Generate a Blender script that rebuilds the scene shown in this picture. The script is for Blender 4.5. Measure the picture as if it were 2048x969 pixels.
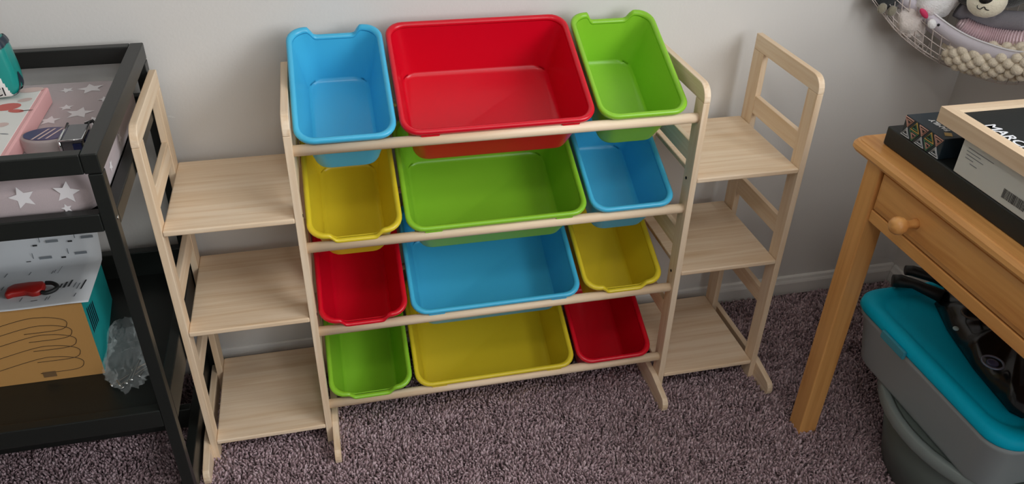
import bpy, bmesh, math, random
import numpy as np
from mathutils import Matrix, Vector, Euler
random.seed(7); rng = np.random.default_rng(7)
for o in list(bpy.data.objects): bpy.data.objects.remove(o, do_unlink=True)
S = bpy.context.scene; COL = S.collection
# ------------------------------------------------------------------ camera
CAM = np.array([0.0859, -1.7762, 1.5107]); YAW, PITCH, ROLL, FPX = -0.2451, 0.5866, 0.0270, 1609.3
PW, PH = 2048, 969
def cam_axes():
    r0 = np.array([math.cos(YAW), math.sin(YAW), 0]); f0 = np.array([-math.sin(YAW), math.cos(YAW), 0])
    f = math.cos(PITCH)*f0 + np.array([0, 0, -math.sin(PITCH)]); u = np.cross(r0, f)
    return math.cos(ROLL)*r0+math.sin(ROLL)*u, -math.sin(ROLL)*r0+math.cos(ROLL)*u, f
AX = cam_axes()
def at(u, v, axis, val):                       # photo pixel -> point on a known plane of the room
    d = (u-PW/2)/FPX*AX[0] + (PH/2-v)/FPX*AX[1] + AX[2]
    return CAM + d*(val-CAM[axis])/d[axis]
cd = bpy.data.cameras.new('camera'); cam = bpy.data.objects.new('camera', cd); COL.objects.link(cam)
cd.sensor_fit = 'HORIZONTAL'; cd.sensor_width = 36; cd.lens = FPX/PW*36; cd.clip_start = .05
m = Matrix.Identity(4)
for i in range(3):
    m[i][0] = AX[0][i]; m[i][1] = AX[1][i]; m[i][2] = -AX[2][i]; m[i][3] = CAM[i]
cam.matrix_world = m; S.camera = cam
# ------------------------------------------------------------------ world, window and added fill light, exposure
w = bpy.data.worlds.new('world'); S.world = w; w.use_nodes = True
w.node_tree.nodes['Background'].inputs[0].default_value = (.75, .85, 1, 1); w.node_tree.nodes['Background'].inputs[1].default_value = .2
WIN_Y0, WIN_Y1, WIN_Z0, WIN_Z1, XR = -2.9, -1.2, 1.1, 2.3, 1.795
XL, YF, ZC = -3.3, -4.2, 2.44
FILL_X0, FILL_X1 = .55, 1.75                        # opening added for fill light, in the unseen wall behind the camera
def area_light(name, loc, d, sx, sy, watt):
    ld = bpy.data.lights.new(name, 'AREA'); ld.shape = 'RECTANGLE'; ld.size = sx; ld.size_y = sy; ld.energy = watt; ld.color = (.95, .98, 1)
    lo = bpy.data.objects.new(name, ld); COL.objects.link(lo); lo.location = loc
    lo.rotation_euler = Vector(d).to_track_quat('-Z', 'Y').to_euler()
area_light('daylight_and_fill', (XR-.01, (WIN_Y0+WIN_Y1)/2, (WIN_Z0+WIN_Z1)/2), (-1, 0, 0), WIN_Y1-WIN_Y0, WIN_Z1-WIN_Z0, 52)
area_light('daylight_and_fill', ((FILL_X0+FILL_X1)/2, YF+.01, (WIN_Z0+WIN_Z1)/2), (0, 1, 0), FILL_X1-FILL_X0, WIN_Z1-WIN_Z0, 14)  # frontal fill added behind the camera, weaker than the right window
S.view_settings.view_transform = 'Standard'; S.view_settings.look = 'None'; S.view_settings.gamma = 1
S.view_settings.use_curve_mapping = False; S.view_settings.exposure = 0.0
ZF = -.012
# ------------------------------------------------------------------ materials
def srgb(r, g, b):
    f = lambda c: (c/255/12.92 if c/255 <= .04045 else ((c/255+.055)/1.055)**2.4)
    return (f(r), f(g), f(b), 1)
def new_mat(name):
    mt = bpy.data.materials.new(name); mt.use_nodes = True
    return mt, mt.node_tree, mt.node_tree.nodes['Principled BSDF']
def plain(name, col, rough=.5, metal=0, spec=.5, bump=0, bscale=200, var=0, vscale=20, alpha=1, trans=0, coat=0, sheen=0):
    mt, nt, b = new_mat(name)
    b.inputs['Base Color'].default_value = col; b.inputs['Roughness'].default_value = rough; b.inputs['Metallic'].default_value = metal
    b.inputs['Specular IOR Level'].default_value = spec; b.inputs['Alpha'].default_value = alpha; b.inputs['Transmission Weight'].default_value = trans
    b.inputs['Coat Weight'].default_value = coat; b.inputs['Sheen Weight'].default_value = sheen
    tc = nt.nodes.new('ShaderNodeTexCoord')
    if var:
        n = nt.nodes.new('ShaderNodeTexNoise'); n.inputs['Scale'].default_value = vscale; n.inputs['Detail'].default_value = 4
        nt.links.new(tc.outputs['Object'], n.inputs['Vector'])
        mx = nt.nodes.new('ShaderNodeMix'); mx.data_type = 'RGBA'
        mx.inputs[6].default_value = tuple(c*(1-var) for c in col[:3])+(1,); mx.inputs[7].default_value = tuple(min(1, c*(1+var)) for c in col[:3])+(1,)
        nt.links.new(n.outputs[0], mx.inputs[0]); nt.links.new(mx.outputs[2], b.inputs['Base Color'])
    if bump:
        n2 = nt.nodes.new('ShaderNodeTexNoise'); n2.inputs['Scale'].default_value = bscale; nt.links.new(tc.outputs['Object'], n2.inputs['Vector'])
        bp = nt.nodes.new('ShaderNodeBump'); bp.inputs['Strength'].default_value = bump; bp.inputs['Distance'].default_value = .002
        nt.links.new(n2.outputs[0], bp.inputs['Height']); nt.links.new(bp.outputs[0], b.inputs['Normal'])
    return mt
def wood(name, dark, light, axis, rough=.55, across=55, along=2.2):
    mt, nt, b = new_mat(name)
    tc = nt.nodes.new('ShaderNodeTexCoord'); oi = nt.nodes.new('ShaderNodeObjectInfo')
    off = nt.nodes.new('ShaderNodeVectorMath'); off.operation = 'SCALE'; off.inputs[0].default_value = (3, 5, 7)
    nt.links.new(oi.outputs['Random'], off.inputs['Scale'])
    add = nt.nodes.new('ShaderNodeVectorMath'); nt.links.new(tc.outputs['Object'], add.inputs[0]); nt.links.new(off.outputs[0], add.inputs[1])
    mp = nt.nodes.new('ShaderNodeMapping'); sc = [across]*3; sc[axis] = along; mp.inputs['Scale'].default_value = sc
    nt.links.new(add.outputs[0], mp.inputs['Vector'])
    n = nt.nodes.new('ShaderNodeTexNoise'); n.inputs['Scale'].default_value = 1; n.inputs['Detail'].default_value = 6; n.inputs['Roughness'].default_value = .6; n.inputs['Distortion'].default_value = .6
    nt.links.new(mp.outputs[0], n.inputs['Vector'])
    r = nt.nodes.new('ShaderNodeValToRGB'); r.color_ramp.elements[0].position = .3; r.color_ramp.elements[0].color = dark
    r.color_ramp.elements[1].position = .62; r.color_ramp.elements[1].color = light
    nt.links.new(n.outputs[0], r.inputs[0]); nt.links.new(r.outputs[0], b.inputs['Base Color'])
    b.inputs['Roughness'].default_value = rough
    bp = nt.nodes.new('ShaderNodeBump'); bp.inputs['Strength'].default_value = .08; bp.inputs['Distance'].default_value = .001
    nt.links.new(n.outputs[0], bp.inputs['Height']); nt.links.new(bp.outputs[0], b.inputs['Normal'])
    return mt
PD, PL = srgb(226, 194, 156), srgb(244, 222, 194)
PINE = [wood('pine_grain_%s' % 'xyz'[i], PD, PL, i) for i in range(3)]
DD, DL = srgb(206, 140, 74), srgb(232, 172, 102)
HONEY = [wood('honey_pine_%s' % 'xyz'[i], DD, DL, i, .35, 40, 1.6) for i in range(3)]
MAPLE = [wood('pale_frame_wood_%s' % 'xyz'[i], srgb(214, 184, 150), srgb(232, 208, 178), i) for i in range(3)]
BLACKW = plain('black_painted_wood', srgb(26, 29, 27), .38, bump=.05, bscale=90)
WALL = plain('wall_paint', srgb(222, 219, 215), .85, bump=.12, bscale=130)
TRIM = plain('white_trim', srgb(232, 230, 226), .45)
BIN = {'blue': plain('blue_plastic', srgb(72, 186, 228), .3), 'red': plain('red_plastic', srgb(214, 8, 36), .28),
       'green': plain('green_plastic', srgb(142, 202, 50), .3), 'yellow': plain('yellow_plastic', srgb(226, 202, 46), .32)}
DARK = plain('dark_metal', srgb(40, 38, 36), .4, .6)
CHROME = plain('chrome', srgb(225, 228, 230), .12, 1)
STEEL = plain('zinc_steel', srgb(205, 206, 205), .25, 1)
WHITE = plain('white_card', srgb(232, 232, 228), .6)
BLACK = plain('matt_black', srgb(20, 21, 22), .55)
INK = plain('black_ink', srgb(28, 30, 34), .6)
GREYINK = plain('grey_ink', srgb(118, 124, 130), .7)
# ------------------------------------------------------------------ mesh helpers
def link(name, me, mat, parent=None, smooth=False, label=None):
    o = bpy.data.objects.new(name, me); COL.objects.link(o)
    if mat is not None and not me.materials: me.materials.append(mat)
    if smooth: me.polygons.foreach_set('use_smooth', [True]*len(me.polygons))
    if parent: o.parent = parent
    if label: o['label'] = label
    return o
def tag(o, label, cat, group=None):
    o['label'] = label; o['category'] = cat
    if group: o['group'] = group
    return o
def structure(o): o['kind'] = 'structure'; return o
def thing(name, label, cat, loc, group=None, rot=(0, 0, 0)):
    o = bpy.data.objects.new(name, None); COL.objects.link(o); o.location = loc; o.rotation_euler = rot; o.empty_display_size = .05
    bpy.context.view_layer.update()
    return tag(o, label, cat, group)
def done(name, bm, mat, parent=None, smooth=False, label=None, world=False):
    bmesh.ops.recalc_face_normals(bm, faces=bm.faces)
    me = bpy.data.meshes.new(name); bm.to_mesh(me); bm.free()
    o = link(name, me, mat, parent, smooth, label)
    if parent is not None and world: o.matrix_parent_inverse = Matrix.LocRotScale(parent.location, parent.rotation_euler, None).inverted()
    return o
def add_box(bm, x0, x1, y0, y1, z0, z1, bev=0, seg=2):
    r = bmesh.ops.create_cube(bm, size=1)
    for v in r['verts']: v.co = Vector(((x0+x1)/2+v.co.x*(x1-x0), (y0+y1)/2+v.co.y*(y1-y0), (z0+z1)/2+v.co.z*(z1-z0)))
    if bev:
        es = list({e for v in r['verts'] for e in v.link_edges})
        bmesh.ops.bevel(bm, geom=es, offset=bev, segments=seg, affect='EDGES', profile=.5)
def box(name, mat, parent, x0, x1, y0, y1, z0, z1, bev=.002, seg=2, label=None, smooth=False):
    bm = bmesh.new(); add_box(bm, x0, x1, y0, y1, z0, z1, bev, seg)
    return done(name, bm, mat, parent, smooth, label, world=True)
def loft(bm, rings, close=True, cap0=False, cap1=False):
    vs = [[bm.verts.new(p) for p in r] for r in rings]
    for a, b in zip(vs, vs[1:]):
        n = len(a)
        for i in range(n if close else n-1):
            j = (i+1) % n; bm.faces.new((a[i], a[j], b[j], b[i]))
    if cap0: bm.faces.new(vs[0][::-1])
    if cap1: bm.faces.new(vs[-1])
    return vs
def prism(name, mat, parent, pts, axis, d0, d1, bev=.0015, smooth=False, label=None):
    """outline given in the two other axes (order x,y,z), extruded along axis"""
    bm = bmesh.new()
    def P(p, d):
        c = list(p); c.insert(axis, d); return Vector(c)
    loft(bm, [[P(p, d0) for p in pts], [P(p, d1) for p in pts]], True, True, True)
    bmesh.ops.recalc_face_normals(bm, faces=bm.faces)
    if bev:
        es = [e for e in bm.edges if len(e.link_faces) == 2 and e.calc_face_angle(0) > .6]
        bmesh.ops.bevel(bm, geom=es, offset=bev, segments=2, affect='EDGES', profile=.5)
    return done(name, bm, mat, parent, smooth, label, world=True)
def add_tube(bm, pts, rad, seg=10, closed=False, caps=True):
    pts = [Vector(p) for p in pts]; n = len(pts); rads = rad if hasattr(rad, '__len__') else [rad]*n
    rings = []; prev = None
    for i, p in enumerate(pts):
        a = pts[(i-1) % n] if (closed or i > 0) else p; b = pts[(i+1) % n] if (closed or i < n-1) else p
        t = (b-a).normalized()
        if prev is None: nx = t.orthogonal().normalized()
        else: nx = (prev - t*prev.dot(t)).normalized()
        prev = nx; ny = t.cross(nx)
        rings.append([p+(nx*math.cos(k*2*math.pi/seg)+ny*math.sin(k*2*math.pi/seg))*rads[i] for k in range(seg)])
    if closed: rings.append(rings[0])
    loft(bm, rings, True, caps and not closed, caps and not closed)
    if closed: bmesh.ops.remove_doubles(bm, verts=bm.verts, dist=1e-6)
def tube(name, mat, parent, pts, rad, seg=12, closed=False, label=None):
    bm = bmesh.new(); add_tube(bm, pts, rad, seg, closed)
    return done(name, bm, mat, parent, True, label, world=True)
def ellipsoid(name, mat, parent, c, r, rot=(0, 0, 0), seg=24, power=2.0, lump=0, label=None, freq=9):
    bm = bmesh.new(); bmesh.ops.create_uvsphere(bm, u_segments=seg, v_segments=max(8, seg*2//3), radius=1)
    R = Euler(rot).to_matrix()
    for v in bm.verts:
        d = v.co.normalized()
        k = (abs(d.x)**power+abs(d.y)**power+abs(d.z)**power)**(-1/power)
        d = d*k
        if lump:
            d = d*(1+lump*(math.sin(d.x*freq+1.3)*math.sin(d.y*freq*1.1+.4)+math.sin(d.z*freq*.9+2.1)*math.sin(d.x*freq*1.3)))
        v.co = Vector(c)+R@Vector((d.x*r[0], d.y*r[1], d.z*r[2]))
    return done(name, bm, mat, parent, True, label, world=True)
def lathe(name, mat, parent, prof, c, ax='Z', seg=28, label=None):
    bm = bmesh.new(); rings = []
    for r, h in prof:
        ring = []
        for k in range(seg):
            a = 2*math.pi*k/seg
            p = Vector((r*math.cos(a), r*math.sin(a), h))
            if ax == 'X': p = Vector((h, p.x, p.y))
            ring.append(p+Vector(c))
        rings.append(ring)
    loft(bm, rings, True, True, True)
    return done(name, bm, mat, parent, True, label, world=True)
def flat(name, mat, parent, pts, label=None, thick=0.0):
    bm = bmesh.new(); bm.faces.new([bm.verts.new(p) for p in pts])
    return done(name, bm, mat, parent, False, label, world=True)
def text(name, body, size, mat, parent, origin, right, up, label=None, shear=0, bold=0.0):
    """flat lettering lying in the plane spanned by right/up"""
    cu = bpy.data.curves.new(name, 'FONT'); cu.body = body; cu.size = size; cu.shear = shear; cu.offset = bold*size; cu.resolution_u = 3
    cu.extrude = .0003
    to = bpy.data.objects.new(name, cu); COL.objects.link(to)
    dg = bpy.context.evaluated_depsgraph_get(); me = bpy.data.meshes.new_from_object(to.evaluated_get(dg))
    bpy.data.objects.remove(to, do_unlink=True); bpy.data.curves.remove(cu)
    r, u = Vector(right).normalized(), Vector(up).normalized(); n = r.cross(u); M = Matrix.Identity(4)
    for i in range(3): M[i][0], M[i][1], M[i][2], M[i][3] = r[i], u[i], n[i], origin[i]
    me.transform(M); me.materials.clear()
    o = link(name, me, mat, None, False, label)
    if parent:
        o.parent = parent; o.matrix_parent_inverse = Matrix.LocRotScale(parent.location, parent.rotation_euler, None).inverted()
    return o
def rrect(hx, hy, r, n=6, sx=10, sy=10):
    """rounded rectangle outline, fixed point count"""
    r = min(r, hx-1e-4, hy-1e-4); pts = []
    cs = [(hx-r, -hy+r, -math.pi/2), (hx-r, hy-r, 0), (-hx+r, hy-r, math.pi/2), (-hx+r, -hy+r, math.pi)]
    for i, (cx, cy, a0) in enumerate(cs):
        for k in range(n+1): a = a0+k/n*math.pi/2; pts.append((cx+r*math.cos(a), cy+r*math.sin(a)))
        nx, ny, na = cs[(i+1) % 4]; ex, ey = nx+r*math.cos(na), ny+r*math.sin(na); x0, y0 = pts[-1]
        for k in range(1, (sy if i % 2 == 0 else sx)):
            f = k/(sy if i % 2 == 0 else sx); pts.append((x0+(ex-x0)*f, y0+(ey-y0)*f))
    return pts
sm = lambda t: (lambda q: q*q*(3-2*q))(max(0, min(1, t)))
def catmull(P, n=8):
    P = [Vector(p) for p in P]; out = []
    Q = [P[0]*2-P[1]]+P+[P[-1]*2-P[-2]]
    for i in range(1, len(Q)-2):
        for k in range(n):
            t = k/n; a, b, c, d = Q[i-1], Q[i], Q[i+1], Q[i+2]
            out.append(.5*((2*b)+(c-a)*t+(2*a-5*b+4*c-d)*t*t+(3*b-a-3*c+d)*t**3))
    out.append(P[-1]); return out

# ================================================================== THE ROOM
structure(box('wall_back', WALL, None, XL-.1, XR+.1, 0, .1, ZF-.05, ZC, 0))
bm = bmesh.new()
add_box(bm, XR, XR+.1, YF, 0, ZF-.05, WIN_Z0); add_box(bm, XR, XR+.1, YF, 0, WIN_Z1, ZC)
add_box(bm, XR, XR+.1, YF, WIN_Y0, WIN_Z0, WIN_Z1); add_box(bm, XR, XR+.1, WIN_Y1, 0, WIN_Z0, WIN_Z1)
structure(done('wall_right', bm, WALL))
structure(box('wall_left', WALL, None, XL-.1, XL, YF, 0, ZF-.05, ZC, 0))
bm = bmesh.new()
add_box(bm, XL-.1, FILL_X0, YF-.1, YF, ZF-.05, ZC); add_box(bm, FILL_X1, XR+.1, YF-.1, YF, ZF-.05, ZC)
add_box(bm, FILL_X0, FILL_X1, YF-.1, YF, ZF-.05, WIN_Z0); add_box(bm, FILL_X0, FILL_X1, YF-.1, YF, WIN_Z1, ZC)
structure(done('wall_front', bm, WALL))
bm = bmesh.new(); add_box(bm, FILL_X0, FILL_X1, YF-.07, YF-.02, WIN_Z0, WIN_Z0+.05); add_box(bm, FILL_X0, FILL_X1, YF-.07, YF-.02, WIN_Z1-.05, WIN_Z1)
add_box(bm, FILL_X0, FILL_X0+.05, YF-.07, YF-.02, WIN_Z0+.05, WIN_Z1-.05); add_box(bm, FILL_X1-.05, FILL_X1, YF-.07, YF-.02, WIN_Z0+.05, WIN_Z1-.05)
structure(done('added_fill_window', bm, TRIM))  # unseen frame added around the frontal fill light
structure(box('ceiling', WALL, None, XL-.1, XR+.1, YF-.1, .1, ZC, ZC+.1, 0))
CARPETBASE = plain('carpet_backing', srgb(88, 76, 76), .95, bump=.6, bscale=300, var=.35, vscale=180)
structure(box('floor', CARPETBASE, None, XL-.1, XR+.1, YF-.1, .1, ZF-.08, ZF, 0))
wn = structure(done('window_1', (lambda b: (add_box(b, XR+.02, XR+.07, WIN_Y0, WIN_Y1, WIN_Z0, WIN_Z0+.05), add_box(b, XR+.02, XR+.07, WIN_Y0, WIN_Y1, WIN_Z1-.05, WIN_Z1),
     add_box(b, XR+.02, XR+.07, WIN_Y0, WIN_Y0+.05, WIN_Z0, WIN_Z1), add_box(b, XR+.02, XR+.07, WIN_Y1-.05, WIN_Y1, WIN_Z0, WIN_Z1), b)[-1])(bmesh.new()), TRIM))
def baseboard(name, prof_to, a0, a1):
    prof = [(0, ZF), (.013, ZF), (.013, .030), (.011, .036), (.009, .040), (.007, .049), (.003, .053), (0, .053)]
    bm = bmesh.new(); loft(bm, [[Vector(prof_to(d, a, z)) for d, z in prof] for a in (a0, a1)], True, True, True)
    return structure(done(name, bm, TRIM))
cl = thing('added_fill_light', 'round fill light added on the ceiling, out of view', 'fill light', (.2, -1.7, ZC-.06))  # unseen fixture added to brighten upward-facing surfaces
lathe('base', TRIM, cl, [(.0001, .0598), (.19, .0598), (.19, .035), (.17, .034), (.0001, .034)], (.2, -1.7, ZC-.06))
FILL_GLOW, nt, bb = new_mat('fill_glow'); bb.inputs['Emission Color'].default_value = (1, .95, .88, 1); bb.inputs['Emission Strength'].default_value = 20  # glow of the added ceiling fill
lathe('fill_diffuser', FILL_GLOW, cl, [(.168, .0335), (.16, .018), (.12, .006), (.06, .001), (.0001, 0)], (.2, -1.7, ZC-.06))
baseboard('baseboard_back', lambda d, a, z: (a, -d-.0002, z), XL, XR-.001)
baseboard('baseboard_right', lambda d, a, z: (XR-d-.0002, a, z), YF, -.015)

sc_ = at(342, 234, 1, -.0006)
SCUFF = flat('scuff', TRIM, bpy.data.objects['wall_back'], [(sc_[0]+a*.009, -.0006, sc_[2]+b*.004) for a, b in ((-1, .6), (-.2, 1), (.6, .2), (1, -.8), (.2, -.5), (-.5, -.1))], label='small white filler scuff')
# ================================================================== CARPET PILE
def carpet():
    regs = [(-.95, 1.38, -.82, -.016), (1.38, 1.78, -.62, -.016)]; P = []
    for x0, x1, y0, y1 in regs:
        st = .0056; nx, ny = int((x1-x0)/st), int((y1-y0)/st)
        gx, gy = np.meshgrid(np.arange(nx)*st+x0, np.arange(ny)*st+y0)
        p = np.stack([gx.ravel(), gy.ravel()], 1)+rng.uniform(-.0032, .0032, (nx*ny, 2)); P.append(p)
    P = np.concatenate(P); n = len(P)
    fx = np.sin(P[:, 0]*41+np.sin(P[:, 1]*33)*1.7)+np.sin(P[:, 1]*57+P[:, 0]*23); fy = np.cos(P[:, 1]*47+np.sin(P[:, 0]*29)*2)+np.sin(P[:, 0]*71-P[:, 1]*19)
    lean = np.stack([fx, fy], 1)*.0018+rng.normal(0, .0032, (n, 2))
    h = rng.uniform(.008, .0165, n); r = rng.uniform(.0024, .0038, n); a = rng.uniform(0, 6.28, n)
    V = np.zeros((n, 7, 3))
    for k in range(3):
        an = a+k*2.0944
        V[:, k, 0] = P[:, 0]+np.cos(an)*r; V[:, k, 1] = P[:, 1]+np.sin(an)*r; V[:, k, 2] = ZF
        V[:, 3+k, 0] = P[:, 0]+np.cos(an+.7)*r*1.15+lean[:, 0]*.55; V[:, 3+k, 1] = P[:, 1]+np.sin(an+.7)*r*1.15+lean[:, 1]*.55; V[:, 3+k, 2] = ZF+h*.68
    V[:, 6, :2] = P+lean*1.1; V[:, 6, 2] = ZF+h
    F = []
    for k in range(3):
        j = (k+1) % 3; F += [(k, j, 3+j), (k, 3+j, 3+k), (3+k, 3+j, 6)]
    F = np.array(F); FF = (np.arange(n)[:, None, None]*7+F[None]).reshape(-1, 3)
    me = bpy.data.meshes.new('carpet_pile'); me.vertices.add(n*7); me.vertices.foreach_set('co', V.reshape(-1))
    me.loops.add(FF.size); me.loops.foreach_set('vertex_index', FF.reshape(-1).astype(np.int32))
    me.polygons.add(len(FF)); me.polygons.foreach_set('loop_start', np.arange(0, FF.size, 3, dtype=np.int32))
    me.update(calc_edges=True); me.polygons.foreach_set('use_smooth', np.ones(len(FF), bool))
    at_ = me.attributes.new('tuft', 'FLOAT', 'POINT'); tv = np.clip(rng.normal(.5, .25, n), 0, 1); at_.data.foreach_set('value', np.repeat(tv, 7).astype(np.float32))
    mt, nt, b = new_mat('carpet_yarn'); an = nt.nodes.new('ShaderNodeAttribute'); an.attribute_name = 'tuft'
    rp = nt.nodes.new('ShaderNodeValToRGB'); e = rp.color_ramp.elements
    e[0].position = .1; e[0].color = srgb(126, 104, 108); e[1].position = .9; e[1].color = srgb(216, 192, 198)
    q = e.new(.5); q.color = srgb(180, 153, 159)
    nt.links.new(an.outputs['Fac'], rp.inputs[0]); nt.links.new(rp.outputs[0], b.inputs['Base Color'])
    b.inputs['Roughness'].default_value = .9; b.inputs['Specular IOR Level'].default_value = .15; b.inputs['Sheen Weight'].default_value = .2
    o = link('carpet_pile', me, mt); tag(o, 'shaggy mauve grey cut-pile carpet covering the floor', 'carpet'); o['kind'] = 'stuff'
carpet()

# ================================================================== TOY ORGANIZER
T, C, SW = .015, .86, .2673
org = thing('toy_organizer', 'light pine toy organizer with tilted bin tiers and side shelves against the wall', 'organizer', (C/2, -.2, ZF))
YF0, YF1, YR0, YR1 = -.342, -.302, -.097, -.049
XS = [-SW, 0, C, C+SW]
for i, x in enumerate(XS):
    a, b = x-T/2, x+T/2
    arc = [(YF0+.032-.032*math.cos(t*math.pi/2/6), .863-.032+.032*math.sin(t*math.pi/2/6)) for t in range(7)]
    prism('post', PINE[2], org, [(YF0, ZF), (YF1, ZF), (YF1, .8245), (YF1, .863)][:2]+[(YF1, .8245), (YF0+.0005, .8245)], 0, a, b, .001)
    prism('post', PINE[2], org, [(YR0, ZF), (YR1, ZF), (YR1, .8245), (YR0, .8245)], 0, a, b, .001)
    prism('top_rail', PINE[1], org, [(YF0, .825)]+arc+[(YR1, .863), (YR1, .825)], 0, a, b, .0015)
    for z0, z1 in ((.672, .718), (.443, .492), (.228, .272)):
        box('rail', PINE[1], org, a+.001, b-.001, YF1, YR0, z0, z1, .0015)
    s = [-1, 1, -1, 1][i]; f0, f1 = (b, b+T) if s > 0 else (a-T, a)
    fp = [(-.06, ZF), (-.405, ZF)]+[(-.402-.018*math.cos(t), .012+.024*math.sin(t)) for t in (-.5, .0, .4, .8, 1.2)]+[(-.395, .037), (-.33, .05), (-.06, .05)]
    prism('foot', PINE[1], org, fp, 0, f0+.0002, f1, .0012)
    for z in (.634, .376) if i in (1, 2) else ():
        xx = x-T/2-.0004 if i == 2 else x+T/2+.0004
        lathe('screw', DARK, org, [(.0001, -.0012), (.0035, -.001), (.0035, .0003), (.002, .0008)], (xx, -.318, z), 'X', 12)
for x0, x1 in ((-SW+T/2, -T/2), (C+T/2, C+SW-T/2)):
    for z in (.6424, .3862, .0559):
        box('shelf_board', PINE[0], org, x0+.0003, x1-.0003, -.3425, -.046, z-.012, z, .003, 3)
ROWZ = (.7841, .5565, .3296, .1035)
for z in ROWZ:
    tube('dowel', PINE[0], org, [(T/2-.002, -.322, z), (C/2, -.322, z), (C-T/2+.002, -.322, z)], .0112, 18)
    tube('dowel', PINE[0], org, [(T/2-.002, -.073, z-.0245), (C/2, -.073, z-.0245), (C-T/2+.002, -.073, z-.0245)], .0085, 14)

# ---- bins
TILT = math.radians(25.2); BD = .13
def bin_meshes(W, L, dip):
    hx, hy, r = W/2-.0075, L/2, .034
    def dp(x, y, h, rimw):
        if not dip: return 0, 0
        k = sm((y/hy*dip-.74)/.2)*(1-sm((abs(x)-.040)/.016))*max(0, 1+h/.08)
        return (0, -.021*k) if dip > 0 else (-.0045*k*rimw, -.0145*k)
    def ring(o, h, rr=None, rimw=0):
        ins = .024*(-h/BD); R_ = []
        for x, y in rrect(hx+o-ins, hy+o-ins, (r if rr is None else rr)+o*.5, 6, 20, 10):
            dy, dz = dp(x, y, h, rimw); R_.append(Vector((x, y+hy+dy, h+dz)))
        return R_
    bm = bmesh.new(); t = .0022
    hs = [0, -.008, -.03, -.06, -.09, -.112, -.123]
    rings = [ring(-.001-.009, -BD+.0002, .022), ring(-.001-.0035, -BD+.002, .026), ring(-.001, -BD+.008)]+[ring(-.001, h) for h in hs[::-1]]
    rings += [ring(-t-.001, h) for h in hs]+[ring(-t-.001, -BD+.011), ring(-t-.003, -BD+.006, .027), ring(-t-.0095, -BD+.0028, .022)]
    vs = loft(bm, rings); bm.faces.new(vs[0][::-1])
    last = vs[-1]; bm.faces.new(last)
    bmesh.ops.recalc_face_normals(bm, faces=bm.faces); body = bpy.data.meshes.new('storage_bin'); bm.to_mesh(body); bm.free()
    bm = bmesh.new(); prof = [(-.0035, -.003), (-.0045, .001), (-.0035, .0045), (0, .0068), (.004, .0066), (.0072, .0035), (.0078, -.001), (.0072, -.0055), (.0055, -.0075), (.0045, -.006), (.0015, -.004)]
    rs = [ring(o, h, None, 1) for o, h in prof]; rs.append(rs[0]); loft(bm, rs); bmesh.ops.remove_doubles(bm, verts=bm.verts, dist=1e-6)
    bmesh.ops.recalc_face_normals(bm, faces=bm.faces); rim = bpy.data.meshes.new('rim'); bm.to_mesh(rim); bm.free()
    for me in (body, rim):
        me.polygons.foreach_set('use_smooth', [True]*len(me.polygons))
    return body, rim
BL = .295
def make_bin(x0, x1, row, col, dip, label, turn=0.0, nudge=(0, 0)):
    body, rim = bin_meshes(x1-x0, BL, dip)
    o = link('storage_bin', body, BIN[col]); tag(o, label, 'bin', 'coloured storage bins')
    o.location = ((x0+x1)/2+nudge[0], -.325, ROWZ[row]+.0205+nudge[1]); o.rotation_euler = (TILT, 0, turn)
    rm = link('rim', rim, BIN[col], o)
    ed = o.modifiers.new('crease', 'EDGE_SPLIT'); ed.split_angle = math.radians(50)
    if x1-x0 > .3:
        for f in (-.36, .36):
            bm = bmesh.new(); n = 12; pr = []
            for k in range(n+1):
                a = math.pi+math.pi*k/n; pr.append((f*(x1-x0)+.019*math.cos(a), -.006+.005*math.sin(a)))
            loft(bm, [[Vector((u, y, h)) for u, h in pr] for y in (-.0075, -.004)], True, True, True)
            done('tab', bm, BIN[col], o)
    return o
XA, XB, XC = (.0115, .2105), (.2180, .6240), (.6320, .8320)
spec = [(0, XA, 'blue', 1, 'small sky blue bin in the top tier, left of the wide red bin'), (0, XB, 'red', 0, 'wide red bin in the middle of the top tier'), (0, XC, 'green', 1, 'small lime green bin in the top tier, right of the wide red bin'),
        (1, XA, 'yellow', -1, 'small yellow bin directly below the small blue top bin'), (1, XB, 'green', 0, 'wide green bin directly below the wide red bin'), (1, XC, 'blue', 1, 'small blue bin directly below the small green top bin'),
        (2, XA, 'red', -1, 'small red bin with dipped front edge, left of the wide blue bin'), (2, XB, 'blue', 0, 'wide blue bin in the third tier, below the wide green bin'), (2, XC, 'yellow', -1, 'small yellow bin with dipped front edge, right of the wide blue bin'),
        (3, XA, 'green', -1, 'small green bin in the lowest tier nearest the carpet'), (3, XB, 'yellow', 0, 'wide yellow bin in the lowest tier'), (3, XC, 'red', 1, 'small red bin in the lowest tier, right of the wide yellow bin')]
for row, (x0, x1), colr, dip, lab in spec:
    make_bin(x0, x1, row, colr, dip, lab, nudge=(0, .0075 if dip < 0 else 0))

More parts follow.
